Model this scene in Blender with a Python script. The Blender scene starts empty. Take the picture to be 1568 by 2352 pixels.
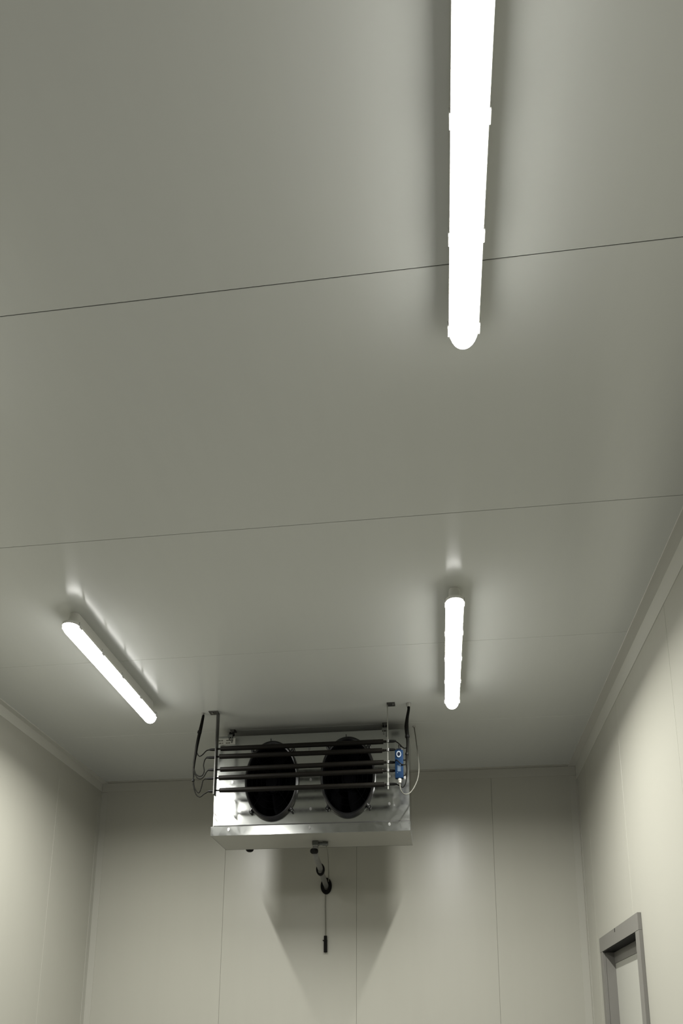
import bpy, bmesh, math, random
from mathutils import Vector, Matrix
random.seed(4)
SC = bpy.context.scene
COL = SC.collection

# ------------------------------------------------------------------ camera
CAM_Z = 1.6
cd = bpy.data.cameras.new('camera')
cam = bpy.data.objects.new('camera', cd)
COL.objects.link(cam)
cd.sensor_fit = 'VERTICAL'
cd.sensor_height = 36.0
cd.sensor_width = 24.0
cd.lens = 1791.0 / 2352.0 * 36.0
cd.shift_y = (1974.74 - 1176.0) / 2352.0
cd.clip_start = 0.05
rgt = Vector((0.992092, 0.125379, 0.005764))
upv = Vector((0.023830, -0.233252, 0.972124))
fwd = Vector((-0.123228, 0.964300, 0.234395))
cam.matrix_world = Matrix(((rgt.x, upv.x, -fwd.x, 0), (rgt.y, upv.y, -fwd.y, 0), (rgt.z, upv.z, -fwd.z, CAM_Z), (0, 0, 0, 1)))
SC.camera = cam

# ------------------------------------------------------------------ world, exposure
w = bpy.data.worlds.new('world')
SC.world = w
w.use_nodes = True
w.node_tree.nodes['Background'].inputs[0].default_value = (0.02, 0.02, 0.02, 1)
w.node_tree.nodes['Background'].inputs[1].default_value = 0.0
vs = SC.view_settings
vs.view_transform = 'Standard'
vs.look = 'None'
vs.gamma = 1.0
vs.use_curve_mapping = False
vs.exposure = 0.45
LENS_POWER = 11.0             # glow of the lit diffusers
LED_WATTS = 41.0              # light each LED strip throws down through its diffuser
SC.cycles.use_denoising = True
SC.cycles.max_bounces = 10
SC.cycles.diffuse_bounces = 7
SC.cycles.sample_clamp_indirect = 20.0

# ------------------------------------------------------------------ room sizes (metres)
XL, XR = -2.6234, 1.0161
YF, YB = -3.3, 5.5773
ZC = 3.6253
SEAM0 = 1.6652               # a ceiling seam, the others every metre
JOINT0 = -1.5999             # a joint of the back wall
RJOINT0 = 4.245              # a joint of the side walls

# ------------------------------------------------------------------ materials
def nodes_of(m):
    m.use_nodes = True
    return m.node_tree, m.node_tree.nodes['Principled BSDF']

def mat(name, col, rough=0.5, metal=0.0, spec=0.5):
    m = bpy.data.materials.new(name)
    nt, b = nodes_of(m)
    b.inputs['Base Color'].default_value = (*col, 1)
    b.inputs['Roughness'].default_value = rough
    b.inputs['Metallic'].default_value = metal
    b.inputs['Specular IOR Level'].default_value = spec
    return m

def noisy(m, scale=(1, 1, 1), nscale=8.0, col_amt=0.03, rough_amt=0.05, bump=0.0, detail=3.0):
    """small natural variation of colour and gloss, in object space"""
    nt, b = m.node_tree, m.node_tree.nodes['Principled BSDF']
    tc = nt.nodes.new('ShaderNodeTexCoord')
    mp = nt.nodes.new('ShaderNodeMapping')
    mp.inputs['Scale'].default_value = scale
    nz = nt.nodes.new('ShaderNodeTexNoise')
    nz.inputs['Scale'].default_value = nscale
    nz.inputs['Detail'].default_value = detail
    nt.links.new(tc.outputs['Object'], mp.inputs['Vector'])
    nt.links.new(mp.outputs['Vector'], nz.inputs['Vector'])
    base = list(b.inputs['Base Color'].default_value)
    mx = nt.nodes.new('ShaderNodeMix')
    mx.data_type = 'RGBA'
    mx.inputs['A'].default_value = [c * (1 - col_amt) for c in base[:3]] + [1]
    mx.inputs['B'].default_value = [min(1, c * (1 + col_amt)) for c in base[:3]] + [1]
    nt.links.new(nz.outputs['Fac'], mx.inputs['Factor'])
    nt.links.new(mx.outputs['Result'], b.inputs['Base Color'])
    r = b.inputs['Roughness'].default_value
    mr = nt.nodes.new('ShaderNodeMapRange')
    mr.inputs['To Min'].default_value = max(0.02, r - rough_amt)
    mr.inputs['To Max'].default_value = r + rough_amt
    nt.links.new(nz.outputs['Fac'], mr.inputs['Value'])
    nt.links.new(mr.outputs['Result'], b.inputs['Roughness'])
    if bump:
        bp = nt.nodes.new('ShaderNodeBump')
        bp.inputs['Strength'].default_value = bump
        bp.inputs['Distance'].default_value = 0.01
        nt.links.new(nz.outputs['Fac'], bp.inputs['Height'])
        nt.links.new(bp.outputs['Normal'], b.inputs['Normal'])
    return m

M_CEIL = noisy(mat('ceiling_panel', (0.475, 0.486, 0.455), 0.17), (6, 0.6, 1), 3.0, 0.015, 0.03)
M_WALL = noisy(mat('wall_panel', (0.36, 0.355, 0.308), 0.32, 0, 0.3), (6, 6, 0.4), 3.0, 0.015, 0.03)
def streaked(m, tangent, amount):
    """rolled sheet: highlights drawn out along the rolling direction"""
    nt, b = m.node_tree, m.node_tree.nodes['Principled BSDF']
    cx = nt.nodes.new('ShaderNodeCombineXYZ')
    for i in range(3):
        cx.inputs[i].default_value = tangent[i]
    nt.links.new(cx.outputs[0], b.inputs['Tangent'])
    b.inputs['Anisotropic'].default_value = amount
streaked(M_CEIL, (0, 1, 0), 0.95)
streaked(M_WALL, (0, 0, 1), 0.5)

M_CTRIM = mat('corner_profile', (0.375, 0.37, 0.325), 0.35, 0, 0.3)
M_UNDER = mat('tray_wall_reflection', (0.30, 0.298, 0.262), 0.35)  # cream of the wall reflected in the steel underside, put into the colour
M_TRIM = mat('trim_profile', (0.47, 0.468, 0.42), 0.35)
M_CORE = mat('joint_sealant', (0.24, 0.24, 0.215), 0.7)
M_FLOOR = noisy(mat('floor_screed', (0.22, 0.22, 0.225), 0.5), (1, 1, 1), 4.0, 0.08, 0.06)
M_BODY = mat('lamp_body', (0.60, 0.60, 0.56), 0.4)
M_CLIP = mat('lamp_clip', (0.50, 0.50, 0.48), 0.35)
M_RUB = mat('black_rubber', (0.0035, 0.0035, 0.003), 0.6, 0, 0.12)
M_CABLE = mat('dark_cable', (0.004, 0.004, 0.003), 0.6, 0, 0.05)
M_ROD = noisy(mat('heater_sheath', (0.0045, 0.0038, 0.0026), 0.5, 0, 0.12), (1, 1, 1), 30, 0.25, 0.06)
M_BLACK = mat('fan_black', (0.0015, 0.0015, 0.002), 0.7, 0, 0.02)
M_RING = mat('fan_ring_plastic', (0.005, 0.005, 0.0055), 0.22, 0, 0.4)
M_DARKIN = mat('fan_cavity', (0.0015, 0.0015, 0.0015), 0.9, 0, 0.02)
M_PVC = mat('grey_pipe', (0.13, 0.13, 0.12), 0.4)
M_WHITE = mat('white_plastic', (0.24, 0.24, 0.215), 0.5, 0, 0.3)
M_WCABLE = mat('white_cable_sheath', (0.085, 0.085, 0.072), 0.6, 0, 0.15)
M_BLUE = noisy(mat('blue_plastic', (0.003, 0.0125, 0.033), 0.6, 0, 0.05), (1, 1, 1), 20, 0.1, 0.05)
M_BLUED = mat('dark_blue_window', (0.002, 0.004, 0.010), 0.3, 0, 0.2)
M_RINGW = mat('pale_ring', (0.15, 0.17, 0.19), 0.4)
M_MARK = mat('pale_print', (0.04, 0.065, 0.10), 0.5)
M_PATCH = mat('print_patch', (0.007, 0.024, 0.045), 0.5)
M_STICK = mat('sticker_paper', (0.33, 0.33, 0.29), 0.5)
M_INK = mat('sticker_ink', (0.05, 0.05, 0.035), 0.6)
M_DOORF = noisy(mat('door_frame_grey', (0.16, 0.155, 0.14), 0.4), (1, 1, 1), 6, 0.05, 0.05)
M_DOORL = mat('door_leaf', (0.40, 0.40, 0.355), 0.35)
M_GREY = mat('valve_grey', (0.10, 0.105, 0.095), 0.4, 0.6)
M_SEAL = mat('grey_seal', (0.03, 0.03, 0.027), 0.5, 0, 0.3)
M_ZINC = mat('zinc_bolt', (0.30, 0.30, 0.29), 0.35, 1.0)

def galvanised(name, col, rough):
    m = mat(name, col, rough, 1.0)
    nt, b = m.node_tree, m.node_tree.nodes['Principled BSDF']
    tc = nt.nodes.new('ShaderNodeTexCoord')
    vo = nt.nodes.new('ShaderNodeTexVoronoi')
    vo.inputs['Scale'].default_value = 34.0
    nz = nt.nodes.new('ShaderNodeTexNoise')
    nz.inputs['Scale'].default_value = 5.0
    nz.inputs['Detail'].default_value = 4.0
    nt.links.new(tc.outputs['Object'], vo.inputs['Vector'])
    nt.links.new(tc.outputs['Object'], nz.inputs['Vector'])
    mr = nt.nodes.new('ShaderNodeMapRange')
    mr.inputs['To Min'].default_value = rough - 0.02
    mr.inputs['To Max'].default_value = rough + 0.05
    ad = nt.nodes.new('ShaderNodeMath')
    ad.operation = 'MULTIPLY_ADD'
    sp = nt.nodes.new('ShaderNodeSeparateColor')
    nt.links.new(vo.outputs['Color'], sp.inputs['Color'])
    nt.links.new(sp.outputs['Red'], ad.inputs[0])
    ad.inputs[1].default_value = 0.5
    nt.links.new(nz.outputs['Fac'], ad.inputs[2])
    nt.links.new(ad.outputs[0], mr.inputs['Value'])
    nt.links.new(mr.outputs['Result'], b.inputs['Roughness'])
    bp = nt.nodes.new('ShaderNodeBump')
    bp.inputs['Strength'].default_value = 0.02
    bp.inputs['Distance'].default_value = 0.02
    nt.links.new(nz.outputs['Fac'], bp.inputs['Height'])
    nt.links.new(bp.outputs['Normal'], b.inputs['Normal'])
    return m

M_GALV = galvanised('galvanised_steel', (0.39, 0.40, 0.385), 0.13)
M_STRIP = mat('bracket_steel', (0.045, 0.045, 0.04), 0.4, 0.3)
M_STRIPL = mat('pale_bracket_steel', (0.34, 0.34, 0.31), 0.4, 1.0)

M_LENS = bpy.data.materials.new('lit_diffuser')
nt, b = nodes_of(M_LENS)
b.inputs['Base Color'].default_value = (0.8, 0.8, 0.8, 1)
b.inputs['Emission Color'].default_value = (1.0, 0.99, 0.945, 1)
b.inputs['Emission Strength'].default_value = LENS_POWER

# ------------------------------------------------------------------ mesh helpers
def link(name, bm, m, parent=None, smooth=False):
    me = bpy.data.meshes.new(name)
    bmesh.ops.recalc_face_normals(bm, faces=bm.faces)
    bm.to_mesh(me)
    bm.free()
    me.materials.append(m)
    if smooth:
        for p in me.polygons:
            p.use_smooth = True
        try:
            me.set_sharp_from_angle(angle=math.radians(35))
        except Exception:
            pass
    o = bpy.data.objects.new(name, me)
    COL.objects.link(o)
    if parent is not None:
        o.parent = parent
        o.matrix_parent_inverse = parent.matrix_world.inverted()
    return o

def empty(name, loc=(0, 0, 0)):
    o = bpy.data.objects.new(name, None)
    o.empty_display_size = 0.05
    o.location = loc
    COL.objects.link(o)
    bpy.context.view_layer.update()
    return o

def tag(o, label, cat, group=None):
    o['label'] = label
    o['category'] = cat
    if group:
        o['group'] = group
    return o

def struct(o):
    o['kind'] = 'structure'
    return o

def box(bm, x0, x1, y0, y1, z0, z1, bev=0.0):
    r = bmesh.ops.create_cube(bm, size=1.0)
    for v in r['verts']:
        v.co = Vector(((x0 + x1) / 2 + v.co.x * (x1 - x0), (y0 + y1) / 2 + v.co.y * (y1 - y0), (z0 + z1) / 2 + v.co.z * (z1 - z0)))
    if bev:
        es = set(e for v in r['verts'] for e in v.link_edges)
        bmesh.ops.bevel(bm, geom=list(es), offset=bev, segments=2, affect='EDGES', profile=0.5)
    return bm

def bx(x0, x1, y0, y1, z0, z1, bev=0.0):
    return box(bmesh.new(), x0, x1, y0, y1, z0, z1, bev)

def spline(pts, n=6):
    P = [Vector(p) for p in pts]
    if len(P) < 3:
        return P
    out = []
    for i in range(len(P) - 1):
        p0 = P[max(i - 1, 0)]; p1 = P[i]; p2 = P[i + 1]; p3 = P[min(i + 2, len(P) - 1)]
        for k in range(n):
            t = k / n
            out.append(0.5 * ((2 * p1) + (p2 - p0) * t + (2 * p0 - 5 * p1 + 4 * p2 - p3) * t * t + (3 * p1 - p0 - 3 * p2 + p3) * t ** 3))
    out.append(P[-1])
    return out

def tube(bm, pts, rad, seg=12, cap=True):
    """rad: one radius or one per point"""
    P = [Vector(p) for p in pts]
    R = rad if isinstance(rad, (list, tuple)) else [rad] * len(P)
    rings = []
    prev = None
    for i, p in enumerate(P):
        t = (P[min(i + 1, len(P) - 1)] - P[max(i - 1, 0)]).normalized()
        if prev is None:
            a = Vector((0, 0, 1)) if abs(t.z) < 0.9 else Vector((1, 0, 0))
            u = t.cross(a).normalized()
        else:
            u = (prev - t * prev.dot(t)).normalized()
        prev = u
        v = t.cross(u)
        rings.append([bm.verts.new(p + (u * math.cos(2 * math.pi * k / seg) + v * math.sin(2 * math.pi * k / seg)) * R[i]) for k in range(seg)])
    for a, c in zip(rings, rings[1:]):
        for k in range(seg):
            bm.faces.new((a[k], a[(k + 1) % seg], c[(k + 1) % seg], c[k]))
    if cap:
        bm.faces.new(rings[0][::-1])
        bm.faces.new(rings[-1])
    return bm

def lathe_y(bm, prof, cx, cz, sz=1.0, seg=64, closed=True):
    """ring profile of (radius, y) turned about the y axis at (cx, cz), heights scaled by sz"""
    rings = []
    for r, y in prof:
        rings.append([bm.verts.new((cx + r * math.cos(2 * math.pi * k / seg), y, cz + sz * r * math.sin(2 * math.pi * k / seg))) for k in range(seg)])
    n = len(rings)
    for i in range(n if closed else n - 1):
        a, c = rings[i], rings[(i + 1) % n]
        for k in range(seg):
            bm.faces.new((a[k], a[(k + 1) % seg], c[(k + 1) % seg], c[k]))
    return bm

def disc_y(bm, cx, cz, rx, rz, y0, y1, seg=32):
    a = [bm.verts.new((cx + rx * math.cos(2 * math.pi * k / seg), y0, cz + rz * math.sin(2 * math.pi * k / seg))) for k in range(seg)]
    c = [bm.verts.new((v.co.x, y1, v.co.z)) for v in a]
    bm.faces.new(a); bm.faces.new(c[::-1])
    for k in range(seg):
        bm.faces.new((a[k], a[(k + 1) % seg], c[(k + 1) % seg], c[k]))
    return bm

# ------------------------------------------------------------------ setting
GAP, CH, TH = 0.0016, 0.0012, 0.10
def panels(bm, u0, u1, cuts, v0, v1, place):
    """row of panel faces between cuts, each with chamfered long edges and a narrow joint; place(u, v, d) -> point, d = depth behind the face"""
    c = [u0] + sorted(x for x in cuts if u0 + 0.02 < x < u1 - 0.02) + [u1]
    for i in range(len(c) - 1):
        a = c[i] + (GAP / 2 if i else 0)
        e = c[i + 1] - (GAP / 2 if i < len(c) - 2 else 0)
        ca = CH if i else 0.0
        ce = CH if i < len(c) - 2 else 0.0
        prof = [(a, TH)] + ([(a, CH)] if ca else []) + [(a + ca, 0), (e - ce, 0)] + ([(e, CH)] if ce else []) + [(e, TH)]
        lo = [bm.verts.new(place(u, v0, d)) for u, d in prof]
        hi = [bm.verts.new(place(u, v1, d)) for u, d in prof]
        n = len(prof)
        for k in range(n):
            bm.faces.new((lo[k], lo[(k + 1) % n], hi[(k + 1) % n], hi[k]))
        bm.faces.new(lo[::-1]); bm.faces.new(hi)

seams = [SEAM0 + k for k in range(-6, 6)]
bm = bmesh.new()
panels(bm, YF - 0.1, YB + 0.1, seams, XL - 0.1, XR + 0.1, lambda u, v, d: (v, u, ZC + d))
ceil = struct(link('ceiling', bm, M_CEIL))
bm = bmesh.new()
for s in seams:
    if YF < s < YB:
        box(bm, XL, XR, s - GAP / 2 + 0.0001, s + GAP / 2 - 0.0001, ZC + 0.0035, ZC + 0.09)
link('seam_filler', bm, M_CORE, ceil)

bm = bmesh.new()
panels(bm, XL, XR, [JOINT0 + k for k in range(5)], 0, ZC, lambda u, v, d: (u, YB + d, v))
wb = struct(link('wall_back', bm, M_WALL))
bm = bmesh.new()
for k in range(5):
    s = JOINT0 + k
    if s < XR:
        box(bm, s - GAP / 2 + 0.0001, s + GAP / 2 - 0.0001, YB + 0.003, YB + 0.09, 0.001, ZC - 0.001)
link('joint_filler', bm, M_CORE, wb)
rj = [RJOINT0 + k for k in range(-8, 3)]
bm = bmesh.new()
panels(bm, YF, YB, [y - 0.35 for y in rj], 0, ZC, lambda u, v, d: (XL - d, u, v))
wl = struct(link('wall_left', bm, M_WALL))
bm = bmesh.new()
for y in rj:
    s = y - 0.35
    if YF < s < YB:
        box(bm, XL - 0.09, XL - 0.003, s - GAP / 2 + 0.0001, s + GAP / 2 - 0.0001, 0.001, ZC - 0.001)
link('joint_filler', bm, M_CORE, wl)

# right wall with the door opening
DY0, DY1, DZ = 4.155, 5.010, 2.19        # clear opening
bm = bmesh.new()
R = lambda u, v, d: (XR + d, u, v)
panels(bm, YF, DY0, rj, 0, ZC, R)
panels(bm, DY1, YB, rj, 0, ZC, R)
panels(bm, DY0, DY1, [RJOINT0 + 0.0], DZ, ZC, R)
wr = struct(link('wall_right', bm, M_WALL))
bm = bmesh.new()
for s in rj:
    if YF < s < YB:
        z0 = DZ if DY0 < s < DY1 else 0.001
        box(bm, XR + 0.003, XR + 0.09, s - GAP / 2 + 0.0001, s + GAP / 2 - 0.0001, z0 + 0.002, ZC - 0.001)
link('joint_filler', bm, M_CORE, wr)
struct(link('wall_front', bx(XL, XR, YF - 0.1, YF, 0, ZC), M_WALL))
struct(link('floor', bx(XL - 0.1, XR + 0.1, YF - 0.1, YB + 0.1, -0.1, 0), M_FLOOR))

# angle profiles in the corners
def angle_y(x, sx, a, c, t=0.004, lip=0.007):
    """L profile along y in the ceiling corner: leg a on the ceiling, leg c on the wall, each with a small folded lip"""
    bm = bmesh.new()
    def bb(xa, xb, za, zb):
        box(bm, min(xa, xb), max(xa, xb), YF + 0.001, YB - 0.001, min(za, zb), max(za, zb))
    bb(x, x + sx * a, ZC, ZC - t)
    bb(x + sx * (a - t), x + sx * a, ZC - t, ZC - lip)
    bb(x, x + sx * t, ZC - t, ZC - c)
    return bm
struct(link('trim_1', angle_y(XR, -1, 0.055, 0.110), M_TRIM))
struct(link('trim_2', angle_y(XL, 1, 0.045, 0.070), M_TRIM))
bm = bmesh.new()
box(bm, XL + 0.046, XR - 0.056, YB - 0.04, YB, ZC - 0.003, ZC)
box(bm, XL + 0.006, XR - 0.006, YB - 0.0035, YB, ZC - 0.075, ZC - 0.005)
struct(link('trim_3', bm, M_CTRIM))
def angle_z(x, sx, a, c, t=0.003):
    bm = bmesh.new()
    xs = sorted((x, x + sx * a)); box(bm, xs[0], xs[1], YB - t, YB, 0, ZC - 0.08)
    xs = sorted((x, x + sx * t)); box(bm, xs[0], xs[1], YB - c, YB - t, 0, ZC - 0.12)
    return bm
struct(link('trim_4', angle_z(XL, 1, 0.052, 0.05), M_CTRIM))
struct(link('trim_5', angle_z(XR, -1, 0.050, 0.05), M_CTRIM))

# door in the right wall: surface frame, reveal, recessed leaf
door = struct(empty('door_1', (XR, (DY0 + DY1) / 2, 0)))
FX = XR - 0.020
IX = XR + 0.050                          # where the reveal meets the leaf
link('door_frame', bx(FX, XR - 0.0005, 4.080, 5.080, DZ, 2.280, 0.001), M_DOORF, door)
link('door_frame', bx(FX + 0.001, XR - 0.0005, 4.080, DY0, 0.002, DZ - 0.0005, 0.001), M_DOORF, door)
link('door_frame', bx(FX + 0.001, XR - 0.0005, DY1, 5.080, 0.002, DZ - 0.0005, 0.001), M_DOORF, door)
link('reveal', bx(XR, IX + 0.03, DY1 - 0.004, DY1 + 0.004, 0.002, DZ - 0.004), M_DOORF, door)
link('reveal', bx(XR, IX + 0.03, DY0 - 0.004, DY0 + 0.004, 0.002, DZ - 0.004), M_DOORF, door)
link('header_shade', bx(FX + 0.004, IX, DY0 + 0.005, DY1 - 0.005, DZ - 0.006, DZ - 0.001), M_RUB, door)  # black strip standing in for the deep shade under the header
link('notch', bx(FX - 0.001, FX + 0.001, 4.612, 4.622, 2.256, 2.278), M_RUB, door)
bm = bmesh.new()
box(bm, IX, IX + 0.03, DY0 + 0.005, DY1 - 0.005, 2.116, DZ - 0.007)
box(bm, IX, IX + 0.03, DY0 + 0.005, 4.425, 0.01, 2.1155)
leaf = link('door_leaf', bx(IX + 0.004, IX + 0.03, 4.4255, DY1 - 0.005, 0.01, 2.1155), M_DOORL, door)
link('leaf_border', bm, M_DOORF, leaf)

# ------------------------------------------------------------------ ceiling lights
LL, LW = 1.12, 0.083
ZJ = -0.072                     # joint of body and diffuser, below the ceiling
def stadium(y0, y1, hw, z, n=14):
    pts = []
    for k in range(n + 1):
        a = math.pi * k / n
        pts.append(Vector((hw * math.cos(a), y1 - hw + hw * math.sin(a), z)))
    for k in range(n + 1):
        a = math.pi + math.pi * k / n
        pts.append(Vector((hw * math.cos(a), y0 + hw + hw * math.sin(a), z)))
    return pts

def loft(bm, loops, cap0=True, cap1=True):
    V = [[bm.verts.new(p) for p in L] for L in loops]
    for a, c in zip(V, V[1:]):
        n = len(a)
        for k in range(n):
            bm.faces.new((a[k], a[(k + 1) % n], c[(k + 1) % n], c[k]))
    if cap0: bm.faces.new(V[0])
    if cap1: bm.faces.new(V[-1][::-1])
    return bm

def make_light():
    t = empty('ceiling_light', (0, 0, 0))
    h = LW / 2
    y0, y1 = 0.0, LL
    # body: narrow base on the ceiling flaring to the diffuser's rim
    loops = [stadium(y0 + 0.045, y1 - 0.045, 0.024, 0.0), stadium(y0 + 0.036, y1 - 0.036, 0.026, -0.040),
             stadium(y0 + 0.010, y1 - 0.010, h - 0.006, -0.066), stadium(y0, y1, h, ZJ + 0.004), stadium(y0, y1, h, ZJ - 0.009), stadium(y0 + 0.0015, y1 - 0.0015, h - 0.0015, ZJ - 0.009), stadium(y0 + 0.0015, y1 - 0.0015, h - 0.0015, ZJ)]
    link('lamp_body', loft(bmesh.new(), loops), M_BODY, t, True)
    loops = []
    for k in range(9):
        a = k / 8 * math.pi / 2
        ins = (1 - math.cos(a)) * 0.031
        loops.append(stadium(y0 + 0.002 + ins, y1 - 0.002 - ins, h - 0.002 - ins, ZJ - 0.0005 - 0.050 * math.sin(a)))
    link('diffuser', loft(bmesh.new(), loops), M_LENS, t, True)
    for k in range(5):
        yc = 0.050 + k * (LL - 0.10) / 4
        for s in (-1, 1):
            bm = bmesh.new()
            xs = sorted((s * (h - 0.0008), s * (h + 0.0035)))
            box(bm, xs[0], xs[1], yc - 0.013, yc + 0.013, ZJ - 0.018, ZJ + 0.010, 0.001)
            link('clip', bm, M_CLIP, t)
    # the LED strip's own light, thrown down from the flat bottom of the diffuser
    ld = bpy.data.lights.new('led_strip', 'AREA')
    ld.shape = 'RECTANGLE'
    ld.size = 0.030
    ld.size_y = LL - 0.09
    ld.spread = math.radians(165)
    ld.energy = LED_WATTS
    ld.color = (1.0, 0.99, 0.945)
    lo = bpy.data.objects.new('led_strip', ld)
    COL.objects.link(lo)
    lo.parent = t
    lo.location = (0, LL / 2, ZJ - 0.0520)
    return t

def copy_thing(o):
    r = o.copy(); COL.objects.link(r)
    for ch in list(o.children):
        c = ch.copy(); COL.objects.link(c); c.parent = r
    return r

GRP = 'strip lights on the ceiling'
spots = [(-1.7105, 3.125, 'white strip light lit on ceiling left of the cooling unit, shadow along its side'),
         (0.100, 3.125, 'short lit strip light on ceiling right of the cooling unit, above the blue box'),
         (0.105, 0.718, 'nearest long bright strip light overhead, cut off by the top of the photo'),
         (-1.7105, 0.718, 'lit strip light on ceiling outside the photo, to the left of the nearest overhead light')]
proto = make_light()
for i, (x, y, lab) in enumerate(spots):
    o = proto if i == 0 else copy_thing(proto)
    o.location = (x, y, ZC - 0.0005)
    tag(o, lab, 'ceiling light', GRP)

# ------------------------------------------------------------------ cooling unit
UX0, UX1, UY0, UY1 = -1.408, -0.168, 4.600, 4.945
UZ0, UZ1 = 2.952, 3.557
FANS = [(-1.033, 3.241), (-0.549, 3.248)]
RX, SZ = 0.160, 1.53            # opening of a fan
unit = tag(empty('cooling_unit', ((UX0 + UX1) / 2, UY1, UZ1)), 'galvanised steel cooling unit with two black fans hung below the ceiling', 'cooling unit')
bm = bmesh.new()
def face_loop(pts):
    vs_ = [bm.verts.new(p) for p in pts]
    return [bm.edges.new((vs_[i], vs_[(i + 1) % len(vs_)])) for i in range(len(vs_))]
ed = face_loop([(UX0, UY0, UZ0), (UX1, UY0, UZ0), (UX1, UY0, UZ1), (UX0, UY0, UZ1)])
for cx, cz in FANS:
    ed += face_loop([(cx + RX * math.cos(2 * math.pi * k / 48), UY0, cz + SZ * RX * math.sin(2 * math.pi * k / 48)) for k in range(48)])
bmesh.ops.triangle_fill(bm, use_beauty=True, use_dissolve=False, edges=ed)
front = link('front_panel', bm, M_GALV, unit)
sol = front.modifiers.new('thickness', 'SOLIDIFY'); sol.thickness = 0.0015; sol.offset = 0
bm = bmesh.new()
t_ = 0.002
box(bm, UX0, UX0 + t_, UY0 + 0.001, UY1, UZ0, UZ1)
box(bm, UX1 - t_, UX1, UY0 + 0.001, UY1, UZ0, UZ1)
box(bm, UX0 + t_, UX1 - t_, UY1 - t_, UY1, UZ0, UZ1 - t_)
link('casing', bm, M_GALV, unit)
link('top_cover', bx(UX0, UX1, UY0 + 0.001, UY1, UZ1, UZ1 + 0.002), M_DARKIN, unit)  # casing top coloured black to deepen the shade in the gap above
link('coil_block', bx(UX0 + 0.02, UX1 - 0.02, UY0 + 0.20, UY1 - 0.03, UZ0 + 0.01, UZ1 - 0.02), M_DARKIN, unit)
# drip tray: folded front lip, sides and underside
bm = bmesh.new()
TX0, TX1, TY0, TY1, TZ0, TZ1 = -1.418, -0.164, 4.588, 4.950, 2.889, 2.9485
box(bm, TX0, TX1, TY0, TY0 + 0.004, TZ0, TZ1, 0.001)
for v in bm.verts:
    v.co.y += (TZ1 - v.co.z) * 0.032
box(bm, TX0, TX0 + 0.003, TY0 + 0.004, TY1, TZ0, TZ1)
box(bm, TX1 - 0.003, TX1, TY0 + 0.004, TY1, TZ0, TZ1)
box(bm, TX0, TX1, TY1 - 0.003, TY1, TZ0, TZ1)
tray = link('drip_tray', bm, M_GALV, unit)
tv = bmesh.new()
box(tv, TX0 + 0.003, TX1 - 0.003, TY0 + 0.004, TY1 - 0.003, TZ0 + 0.001, TZ0 + 0.004)
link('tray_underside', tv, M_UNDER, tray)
link('tray_seal', bx(UX0 + 0.004, UX1 - 0.002, UY0 - 0.004, UY0 + 0.003, TZ1 - 0.0005, UZ0 + 0.006), M_SEAL, tray)

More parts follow.
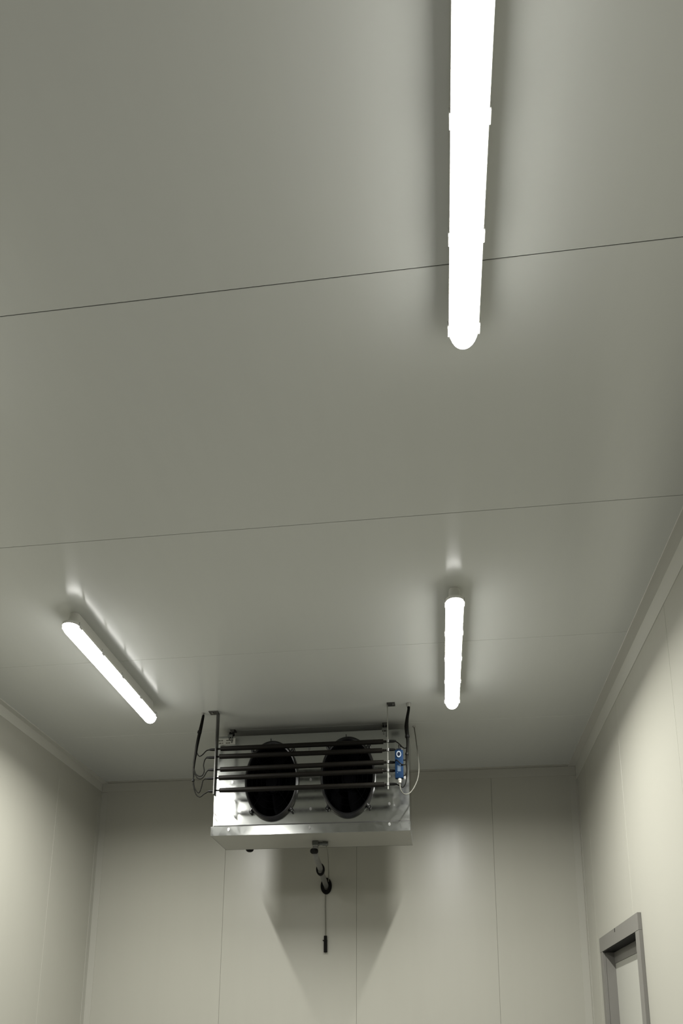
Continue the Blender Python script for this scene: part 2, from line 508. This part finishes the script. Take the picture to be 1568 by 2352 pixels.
def make_fan(cx, cz):
    bm = bmesh.new()
    yf = UY0 - 0.032
    prof = [(RX - 0.004, UY0 + 0.004), (RX - 0.006, yf + 0.012), (RX - 0.002, yf), (RX + 0.004, yf - 0.002), (RX + 0.012, yf + 0.004), (RX + 0.014, yf + 0.02), (RX + 0.015, UY0 - 0.0015)]
    lathe_y(bm, prof, cx, cz, SZ)
    ring = link('fan_ring', bm, M_RING, unit, True)
    bm = bmesh.new()
    lathe_y(bm, [(RX - 0.0045, UY0 + 0.004), (RX - 0.0045, UY0 + 0.14), (RX - 0.0065, UY0 + 0.14), (RX - 0.0065, UY0 + 0.004)], cx, cz, SZ)
    disc_y(bm, cx, cz, RX - 0.005, (RX - 0.005) * SZ, UY0 + 0.142, UY0 + 0.146, 48)
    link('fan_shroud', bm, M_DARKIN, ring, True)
    bm = bmesh.new()
    disc_y(bm, cx, cz, 0.045, 0.045 * SZ, UY0 + 0.02, UY0 + 0.10, 32)
    disc_y(bm, cx, cz, 0.028, 0.028 * SZ, UY0 + 0.008, UY0 + 0.02, 32)
    link('fan_motor', bm, M_BLACK, ring, True)
    bm = bmesh.new()
    for j in range(5):
        rows = []
        for i in range(7):
            r = 0.045 + (RX - 0.058) * i / 6
            row = []
            for q in range(5):
                a = 2 * math.pi * j / 5 + (q - 2) / 4 * (0.95 - 0.25 * i / 6) + 0.18 * i / 6
                y = UY0 + 0.075 + (q - 2) * (0.016 - 0.007 * i / 6)
                row.append(bm.verts.new((cx + r * math.cos(a), y, cz + SZ * r * math.sin(a))))
            rows.append(row)
        for a_, c_ in zip(rows, rows[1:]):
            for q in range(4):
                bm.faces.new((a_[q], a_[q + 1], c_[q + 1], c_[q]))
    bl = link('fan_blades', bm, M_BLACK, ring, True)
    s2 = bl.modifiers.new('thickness', 'SOLIDIFY'); s2.thickness = 0.002
    bm = bmesh.new()
    for r in (0.035, 0.065, 0.095, 0.125):
        pts = [(cx + r * math.cos(2 * math.pi * k / 40), yf + 0.004, cz + SZ * r * math.sin(2 * math.pi * k / 40)) for k in range(41)]
        tube(bm, pts, 0.0012, 6, False)
    for k in range(4):
        a = math.pi / 4 + k * math.pi / 2
        tube(bm, [(cx + 0.03 * math.cos(a), yf + 0.006, cz + SZ * 0.03 * math.sin(a)), (cx + RX * math.cos(a), yf + 0.006, cz + SZ * RX * math.sin(a))], 0.0018, 6)
    link('fan_guard', bm, M_BLACK, ring, True)
    for sx, sz_ in ((-1, -1), (1, -1), (1, 1), (-1, 1)):
        ax, az = cx + sx * 0.128, cz + sz_ * 0.198
        ex, ez = cx + sx * (0.134 if sx > 0 else 0.128), cz + sz_ * 0.203
        bm = bmesh.new()
        tube(bm, [(cx + sx * 0.115, yf + 0.012, cz + sz_ * 0.176), (ax, yf + 0.012, az), (ex, UY0 - 0.010, ez)], [0.010, 0.0095, 0.009], 12)
        disc_y(bm, ex, ez, 0.0105, 0.0145, UY0 - 0.022, UY0 - 0.001, 16)
        cl = link('guard_clip', bm, M_RING, ring, True)
        bm = bmesh.new()
        disc_y(bm, ex, ez, 0.005, 0.007, UY0 - 0.0245, UY0 - 0.0222, 12)
        link('clip_screw', bm, M_GREY, cl)
    # small pip on top of the ring
    link('ring_pip', bx(cx - 0.013, cx - 0.009, yf + 0.004, yf + 0.016, cz + SZ * (RX + 0.012), cz + SZ * (RX + 0.012) + 0.016), M_RING, ring)
for cx, cz in FANS:
    make_fan(cx, cz)

for x, z, y in ((-1.292, 3.244, UY0), (-0.798, 3.45, UY0), (-0.786, 3.243, UY0), (-0.784, 3.05, UY0), (-0.291, 3.246, UY0), (-0.194, 3.232, UY0), (-0.292, 3.066, UY0),
                (-1.301, 2.928, TY0), (-0.786, 2.926, TY0), (-0.292, 2.932, TY0), (-1.297, 3.06, UY0)):
    bm = bmesh.new()
    disc_y(bm, x, z, 0.0075, 0.0105, y - 0.0035, y - 0.0008, 18)
    disc_y(bm, x, z, 0.0045, 0.0065, y - 0.0065, y - 0.0035, 6)
    link('screw', bm, M_ZINC, unit)
# rating sticker with two short columns of dark print
stk = link('rating_sticker', bx(-1.400, -1.285, UY0 - 0.0014, UY0 - 0.0008, 3.503, 3.545), M_STICK, unit)
bm = bmesh.new()
for r_, zz in enumerate((3.531, 3.513)):
    for xa, xb in (((-1.396, -1.382), (-1.379, -1.366), (-1.345, -1.329), (-1.324, -1.300)) if r_ == 0 else ((-1.392, -1.376), (-1.372, -1.364), (-1.347, -1.333), (-1.331, -1.318))):
        box(bm, xa, xb, UY0 - 0.0018, UY0 - 0.0015, zz - 0.0035, zz + 0.0035)
link('sticker_print', bm, M_INK, stk)
# hanging brackets at the top edge
for hx in (-1.318, -0.318):
    bm = bmesh.new()
    box(bm, hx - 0.017, hx + 0.017, 4.640, 4.690, ZC - 0.0045, ZC - 0.0005)
    box(bm, hx - 0.010, hx + 0.010, 4.640, 4.644, UZ1, ZC - 0.0045)
    hb = link('hanging_bracket', bm, M_STRIP, unit)
    bm = bmesh.new()
    for dx in (-0.0095, 0.0095):
        disc_y(bm, hx + dx, UZ1 + 0.030, 0.0065, 0.015, 4.622, 4.640, 12)
    link('bracket_bolt', bm, M_RUB, hb)
    bm = bmesh.new()
    box(bm, hx - 0.016, hx + 0.016, 4.5905, 4.5935, UZ1 - 0.008, UZ1 + 0.012, 0.001)
    for dx in (-0.006, 0.011):
        box(bm, hx + dx - 0.0025, hx + dx + 0.0025, 4.591, 4.597, UZ1 - 0.034 - dx, UZ1 - 0.008)
    link('bracket_hook', bm, M_GREY, hb)

# ------------------------------------------------------------------ heater rack in front of the fans
RY = 4.37
rack = tag(empty('heater_rack', (-0.81, RY, ZC)), 'rack of five dark heater rods hung in front of the two fans', 'heater')
RODS = [((-1.309, 3.382), (-0.310, 3.384)), ((-1.315, 3.331), (-0.317, 3.328)), ((-1.306, 3.247), (-0.308, 3.252)), ((-1.313, 3.193), (-0.314, 3.198)), ((-1.306, 3.113), (-0.304, 3.113))]
for sx, fx0, fx1, hw in ((-1.3365, -1.392, -1.333, 0.026), (-0.2835, -0.287, -0.238, 0.005)):
    bm = bmesh.new()
    box(bm, sx - 0.003, sx + 0.003, RY - hw, RY + hw, 3.083, ZC - 0.005)
    br = link('rack_bracket', bm, M_STRIP if sx < -1 else M_STRIPL, rack)  # left bracket: shade on its visible side put into a darker steel colour
    bm = bmesh.new()
    box(bm, fx0, fx1, RY - 0.026, RY + 0.026, ZC - 0.005, ZC - 0.0005, 0.001)
    link('foot_plate', bm, M_STRIP, br)
    bm = bmesh.new()
    mx_ = (fx0 + fx1) / 2 + (0.012 if sx > -1 else -0.008)
    tube(bm, [(mx_, RY - 0.006, ZC - 0.010), (mx_, RY - 0.006, ZC - 0.005)], 0.006, 10)
    link('foot_screw', bm, M_ZINC, br)
for (xa, za), (xb, zb) in RODS:
    bm = bmesh.new()
    n = 14
    tube(bm, [(xa + (xb - xa) * k / n, RY, za + (zb - za) * k / n) for k in range(n + 1)], 0.0150, 16)
    rod = link('heater_rod', bm, M_ROD, rack, True)
    bm = bmesh.new(); tube(bm, [(-1.333, RY, za), (xa, RY, za)], 0.0055, 10); link('rod_end', bm, M_ROD, rod, True)
    bm = bmesh.new(); tube(bm, [(xb, RY, zb), (xb + 0.014, RY, zb), (xb + 0.015, RY, zb), (-0.287, RY, zb)], [0.008, 0.008, 0.0065, 0.0065], 10); link('rod_end', bm, M_ROD, rod, True)
    bm = bmesh.new(); box(bm, -0.2895, -0.2775, RY - 0.012, RY - 0.0055, zb - 0.009, zb + 0.009, 0.001); link('rod_clamp', bm, M_ZINC, rod)

# ------------------------------------------------------------------ cable harnesses at both ends of the rods
def cab(bm, pts, r, y=RY, n=6):
    P = spline([(p[0], p[2] if len(p) > 2 else y, p[1]) for p in pts], n)
    return tube(bm, P, r, 10)

def harness(gx, gy, trunk, radii, branches, sleeves, label, gland_r):
    h = tag(empty('cable_harness', (gx, gy, ZC)), label, 'cable', 'black cable bundles of the heater rack')
    P = spline([(p[0], RY, p[1]) for p in trunk], 5)
    R_ = []
    for i in range(len(P)):
        f = i / (len(P) - 1) * (len(radii) - 1)
        k = min(int(f), len(radii) - 2)
        R_.append(radii[k] + (radii[k + 1] - radii[k]) * (f - k))
    bm = bmesh.new(); tube(bm, P, R_, 12)
    link('trunk_cable', bm, M_CABLE, h, True)
    for q, (br, sl) in enumerate(zip(branches, sleeves)):
        bm = bmesh.new(); cab(bm, [(p[0], p[1], p[2] if len(p) > 2 else RY - 0.002 * (q % 2)) for p in br], 0.0034)
        b_ = link('branch_cable', bm, M_CABLE, h, True)
        bm = bmesh.new()
        (x0, z0), (x1, z1) = sl
        tube(bm, [(x0, RY, z0), (x0 + (x1 - x0) * .6, RY, z0 + (z1 - z0) * .6), (x1, RY, z1)], [0.0085, 0.0085, 0.006], 12)
        link('heat_shrink_sleeve', bm, M_RUB, b_, True)
    bm = bmesh.new()
    tube(bm, [(gx, gy, ZC - 0.0005), (gx, gy, ZC - 0.010), (gx, gy, ZC - 0.022), (gx, gy, ZC - 0.028)], [gland_r, gland_r, gland_r * 0.85, gland_r * 0.5], 18)
    link('cable_gland', bm, M_WHITE, h, True)
    return h

L_TR = [(-1.432, 3.612), (-1.434, 3.590), (-1.446, 3.513), (-1.461, 3.423), (-1.468, 3.357), (-1.474, 3.304), (-1.476, 3.254), (-1.474, 3.205)]
L_BR = [[(-1.379, 3.379), (-1.401, 3.373), (-1.425, 3.348), (-1.444, 3.339), (-1.460, 3.360), (-1.467, 3.383)],
        [(-1.395, 3.329), (-1.408, 3.312), (-1.414, 3.277), (-1.408, 3.242), (-1.418, 3.214), (-1.440, 3.209), (-1.463, 3.228), (-1.475, 3.264)],
        [(-1.380, 3.248), (-1.394, 3.235), (-1.410, 3.206), (-1.430, 3.192), (-1.452, 3.201), (-1.472, 3.236)],
        [(-1.392, 3.193), (-1.412, 3.181), (-1.419, 3.147), (-1.428, 3.112), (-1.439, 3.103), (-1.457, 3.123), (-1.469, 3.154), (-1.474, 3.205)],
        [(-1.374, 3.110), (-1.403, 3.093), (-1.428, 3.076), (-1.452, 3.093), (-1.468, 3.134), (-1.476, 3.179), (-1.475, 3.210)]]
L_SL = [((-1.3400, 3.378), (-1.381, 3.379)), ((-1.3400, 3.327), (-1.397, 3.329)), ((-1.3400, 3.247), (-1.382, 3.248)), ((-1.3400, 3.192), (-1.394, 3.193)), ((-1.3400, 3.109), (-1.376, 3.110))]
hl = harness(-1.436, 4.372, L_TR, [0.0075, 0.0085, 0.0105, 0.0095, 0.0085, 0.0075, 0.006, 0.0045], L_BR, L_SL,
             'black cable bundle left of the heater rods, fanning into five looped leads', 0.010)
bm = bmesh.new(); tube(bm, [(-1.449, RY, 3.505), (-1.4515, RY, 3.490)], 0.013, 12); link('cable_tie', bm, M_RUB, hl)
bm = bmesh.new(); tube(bm, [(-1.476, RY, 3.190), (-1.4755, RY, 3.178)], 0.009, 12); link('cable_tie', bm, M_RUB, hl)
R_TR = [(-0.156, 3.603), (-0.157, 3.580), (-0.166, 3.527), (-0.171, 3.476), (-0.168, 3.429), (-0.165, 3.392), (-0.166, 3.345), (-0.171, 3.296), (-0.174, 3.249), (-0.172, 3.195), (-0.175, 3.150)]
R_BR = [[(-0.238, 3.384), (-0.215, 3.365), (-0.196, 3.343), (-0.180, 3.336), (-0.167, 3.343)],
        [(-0.242, 3.330), (-0.217, 3.306), (-0.194, 3.264), (-0.181, 3.261), (-0.174, 3.266), (-0.169, 3.290)],
        [(-0.241, 3.250), (-0.238, 3.249, 4.345), (-0.230, 3.243, 4.314), (-0.218, 3.232, 4.312), (-0.203, 3.216, 4.312), (-0.184, 3.217, 4.330), (-0.176, 3.236, 4.360), (-0.173, 3.255)],
        [(-0.243, 3.196), (-0.213, 3.180), (-0.188, 3.163), (-0.176, 3.181), (-0.173, 3.208)],
        [(-0.236, 3.113), (-0.214, 3.102), (-0.196, 3.092), (-0.180, 3.118), (-0.175, 3.154)]]
R_SL = [((-0.2765, 3.384), (-0.235, 3.384)), ((-0.2765, 3.331), (-0.239, 3.330)), ((-0.2765, 3.251), (-0.238, 3.249)), ((-0.2765, 3.197), (-0.239, 3.196)), ((-0.2765, 3.114), (-0.232, 3.113))]
hr = harness(-0.156, 4.372, R_TR, [0.009, 0.008, 0.0095, 0.012, 0.0115, 0.009, 0.008, 0.007, 0.0055, 0.0045, 0.0035], R_BR, R_SL,
             'black cable bundle right of the heater rods, dropping past the blue box', 0.0145)
bm = bmesh.new(); tube(bm, [(-0.167, RY, 3.418), (-0.166, RY, 3.404)], 0.0135, 12); link('cable_tie', bm, M_RUB, hr)
bm = bmesh.new(); tube(bm, [(-0.170, RY, 3.305), (-0.171, RY, 3.294)], 0.0105, 12); link('cable_tie', bm, M_RUB, hr)

# ------------------------------------------------------------------ blue box hooked on the topmost right lead
B0, B1 = 4.322, 4.350
ctl = tag(empty('control_box', (-0.210, RY, 3.355)), 'small blue control box with pale ring, hanging from cables before right end of cooling unit', 'control box')
bm = bmesh.new(); box(bm, -0.2395, -0.1915, B0, B1, 3.134, 3.309, 0.004); link('box_body', bm, M_BLUE, ctl, True)
link('box_lid', bx(-0.231, -0.197, B0 + 0.005, B1 - 0.004, 3.309, 3.320, 0.002), M_BLUED, ctl)
bm = bmesh.new(); lathe_y(bm, [(0.0138, B0 - 0.0005), (0.0138, B0 - 0.004), (0.0092, B0 - 0.004), (0.0092, B0 - 0.0005)], -0.2165, 3.281, 1.45, 32); link('dial_ring', bm, M_RINGW, ctl, True)
bm = bmesh.new(); disc_y(bm, -0.2165, 3.281, 0.0090, 0.0130, B0 - 0.003, B0 - 0.0004, 24); link('dial', bm, M_BLUED, ctl)
link('print_patch', bx(-0.2250, -0.2055, B0 - 0.0012, B0 - 0.0003, 3.174, 3.209), M_PATCH, ctl)
bm = bmesh.new()
mk = [(-0.2270, 3.207), (-0.2232, 3.214), (-0.2200, 3.208), (-0.2165, 3.213), (-0.2128, 3.210)]
tube(bm, [(x, B0 - 0.0015, z) for x, z in mk], 0.0011, 6)
link('print_mark', bm, M_MARK, ctl)
link('print_mark', bx(-0.2108, -0.2060, B0 - 0.002, B0 - 0.0006, 3.208, 3.218), M_MARK, ctl)
link('print_mark', bx(-0.2270, -0.2232, B0 - 0.002, B0 - 0.0006, 3.164, 3.168), M_MARK, ctl)
bm = bmesh.new(); tube(bm, [(-0.213, 4.336, 3.1345), (-0.213, 4.336, 3.121), (-0.213, 4.336, 3.1205), (-0.213, 4.336, 3.108)], [0.0115, 0.0115, 0.0095, 0.008], 8); link('cable_gland', bm, M_WHITE, ctl)
bm = bmesh.new(); tube(bm, spline([(-0.214, 4.336, 3.319), (-0.216, 4.340, 3.335), (-0.217, 4.352, 3.352), (-0.214, 4.3655, 3.3605), (-0.209, 4.378, 3.359), (-0.206, 4.382, 3.349)], 5), 0.0035, 8); link('hook', bm, M_RUB, ctl, True)
bm = bmesh.new()
P = [(-0.213, 4.336, 3.106), (-0.212, 4.336, 3.088), (-0.207, 4.340, 3.064), (-0.192, 4.360, 3.048), (-0.168, 4.40, 3.060), (-0.146, 4.43, 3.090), (-0.124, 4.45, 3.136), (-0.109, 4.46, 3.185), (-0.104, 4.49, 3.255), (-0.109, 4.55, 3.350), (-0.118, 4.62, 3.450), (-0.128, 4.69, 3.555), (-0.135, 4.722, 3.616)]
tube(bm, spline(P, 6), 0.0032, 10)
wc = tag(link('cable', bm, M_WCABLE, None, True), 'thin white cable looping from the blue box up to the ceiling', 'cable')
bm = bmesh.new(); tube(bm, [(-0.136, 4.7225, ZC - 0.0005), (-0.136, 4.7225, ZC - 0.010)], [0.011, 0.007], 12); link('ceiling_plug', bm, M_WHITE, wc)

# ------------------------------------------------------------------ drain under the tray
dr = tag(empty('drain_pipe', (-0.78, 4.80, TZ0)), 'grey drain pipe with black collars running from under the unit to back wall', 'pipe')
bm = bmesh.new(); box(bm, -0.800, -0.760, 4.765, 4.815, 2.862, TZ0 - 0.001, 0.003); link('outlet_block', bm, M_GREY, dr)
bm = bmesh.new(); tube(bm, [(-0.760, 4.79, 2.874), (-0.735, 4.79, 2.874), (-0.734, 4.79, 2.874), (-0.700, 4.79, 2.872)], [0.010, 0.010, 0.014, 0.014], 14); link('outlet_valve', bm, M_GREY, dr, True)
bm = bmesh.new(); tube(bm, [(-0.781, 4.79, 2.862), (-0.781, 4.79, 2.856)], 0.020, 18); link('union_ring', bm, M_ZINC, dr, True)
pts = [(-0.781, 4.79, 2.856), (-0.781, 4.79, 2.835), (-0.782, 4.80, 2.812), (-0.784, 4.84, 2.797), (-0.786, 4.90, 2.792), (-0.790, 5.0, 2.786), (-0.800, 5.15, 2.779), (-0.812, 5.35, 2.769), (-0.824, YB - 0.001, 2.757)]
bm = bmesh.new(); tube(bm, spline(pts, 5), 0.0185, 16); link('pipe', bm, M_PVC, dr, True)
bm = bmesh.new(); tube(bm, [(-0.776, 4.778, 2.822), (-0.792, 4.742, 2.814)], [0.018, 0.018], 14); link('cleaning_plug', bm, M_RUB, dr, True)
def collar(c, rx, rz, y0, y1, bore):
    bm = bmesh.new()
    lathe_y(bm, [(bore, y0), (rx - 0.003, y0), (rx, y0 + 0.004), (rx, y1), (bore, y1)], c[0], c[1], rz / rx, 32)
    return bm
link('pipe_collar', collar((-0.7975, 2.778), 0.029, 0.043, 5.100, 5.125, 0.0188), M_RUB, dr, True)
link('wall_collar', collar((-0.824, 2.7575), 0.041, 0.062, YB - 0.016, YB - 0.0005, 0.0188), M_RUB, dr, True)
bm = bmesh.new(); tube(bm, spline([(-0.712, 4.80, 2.859), (-0.716, 4.88, 2.852), (-0.735, 5.05, 2.835), (-0.775, 5.35, 2.808), (-0.806, YB - 0.018, 2.788)], 6), 0.0034, 8)
snc = mat('sensor_cord_sheath', (0.15, 0.15, 0.125), 0.5)
tag(link('cable', bm, snc, None, True), 'thin grey lead from the drain valve under the unit to back wall', 'cable')
bm = bmesh.new(); tube(bm, spline([(-0.828, YB - 0.010, 2.694), (-0.829, YB - 0.012, 2.62), (-0.826, YB - 0.012, 2.50), (-0.8245, YB - 0.012, 2.385)], 6), 0.0034, 8)
sn = tag(link('sensor_cord', bm, snc, None, True), 'thin cord hanging down back wall with a black sensor at its end', 'sensor')
bm = bmesh.new(); tube(bm, [(-0.8245, YB - 0.0145, 2.388), (-0.8245, YB - 0.0145, 2.350), (-0.8245, YB - 0.0145, 2.349), (-0.8235, YB - 0.0145, 2.268)], [0.0115, 0.0115, 0.0125, 0.0125], 14)
s1 = link('sensor_tip', bm, M_RUB, sn, True)
link('sensor_tie', bx(-0.843, -0.812, YB - 0.024, YB - 0.005, 2.351, 2.357), M_RUB, s1)
P = [Vector((-1.262, 4.985, 2.880 + d)) for d in (0, 0.002, 0.006, 0.012, 0.024)] + spline([(-1.262, 4.985, 2.93), (-1.262, 4.985, 3.0), (-1.262, 4.985, 3.22), (-1.262, 5.04, 3.29), (-1.262, 5.12, 3.31), (-1.262, 5.3, 3.31), (-1.262, YB - 0.001, 3.31)], 4)
bm = bmesh.new(); tube(bm, P, [0.006, 0.014, 0.021, 0.0255, 0.028] + [0.028] * (len(P) - 5), 20)
tag(link('insulated_pipe', bm, M_RUB, None, True), 'black insulated pipe peeking out below left rear of the cooling unit', 'pipe')
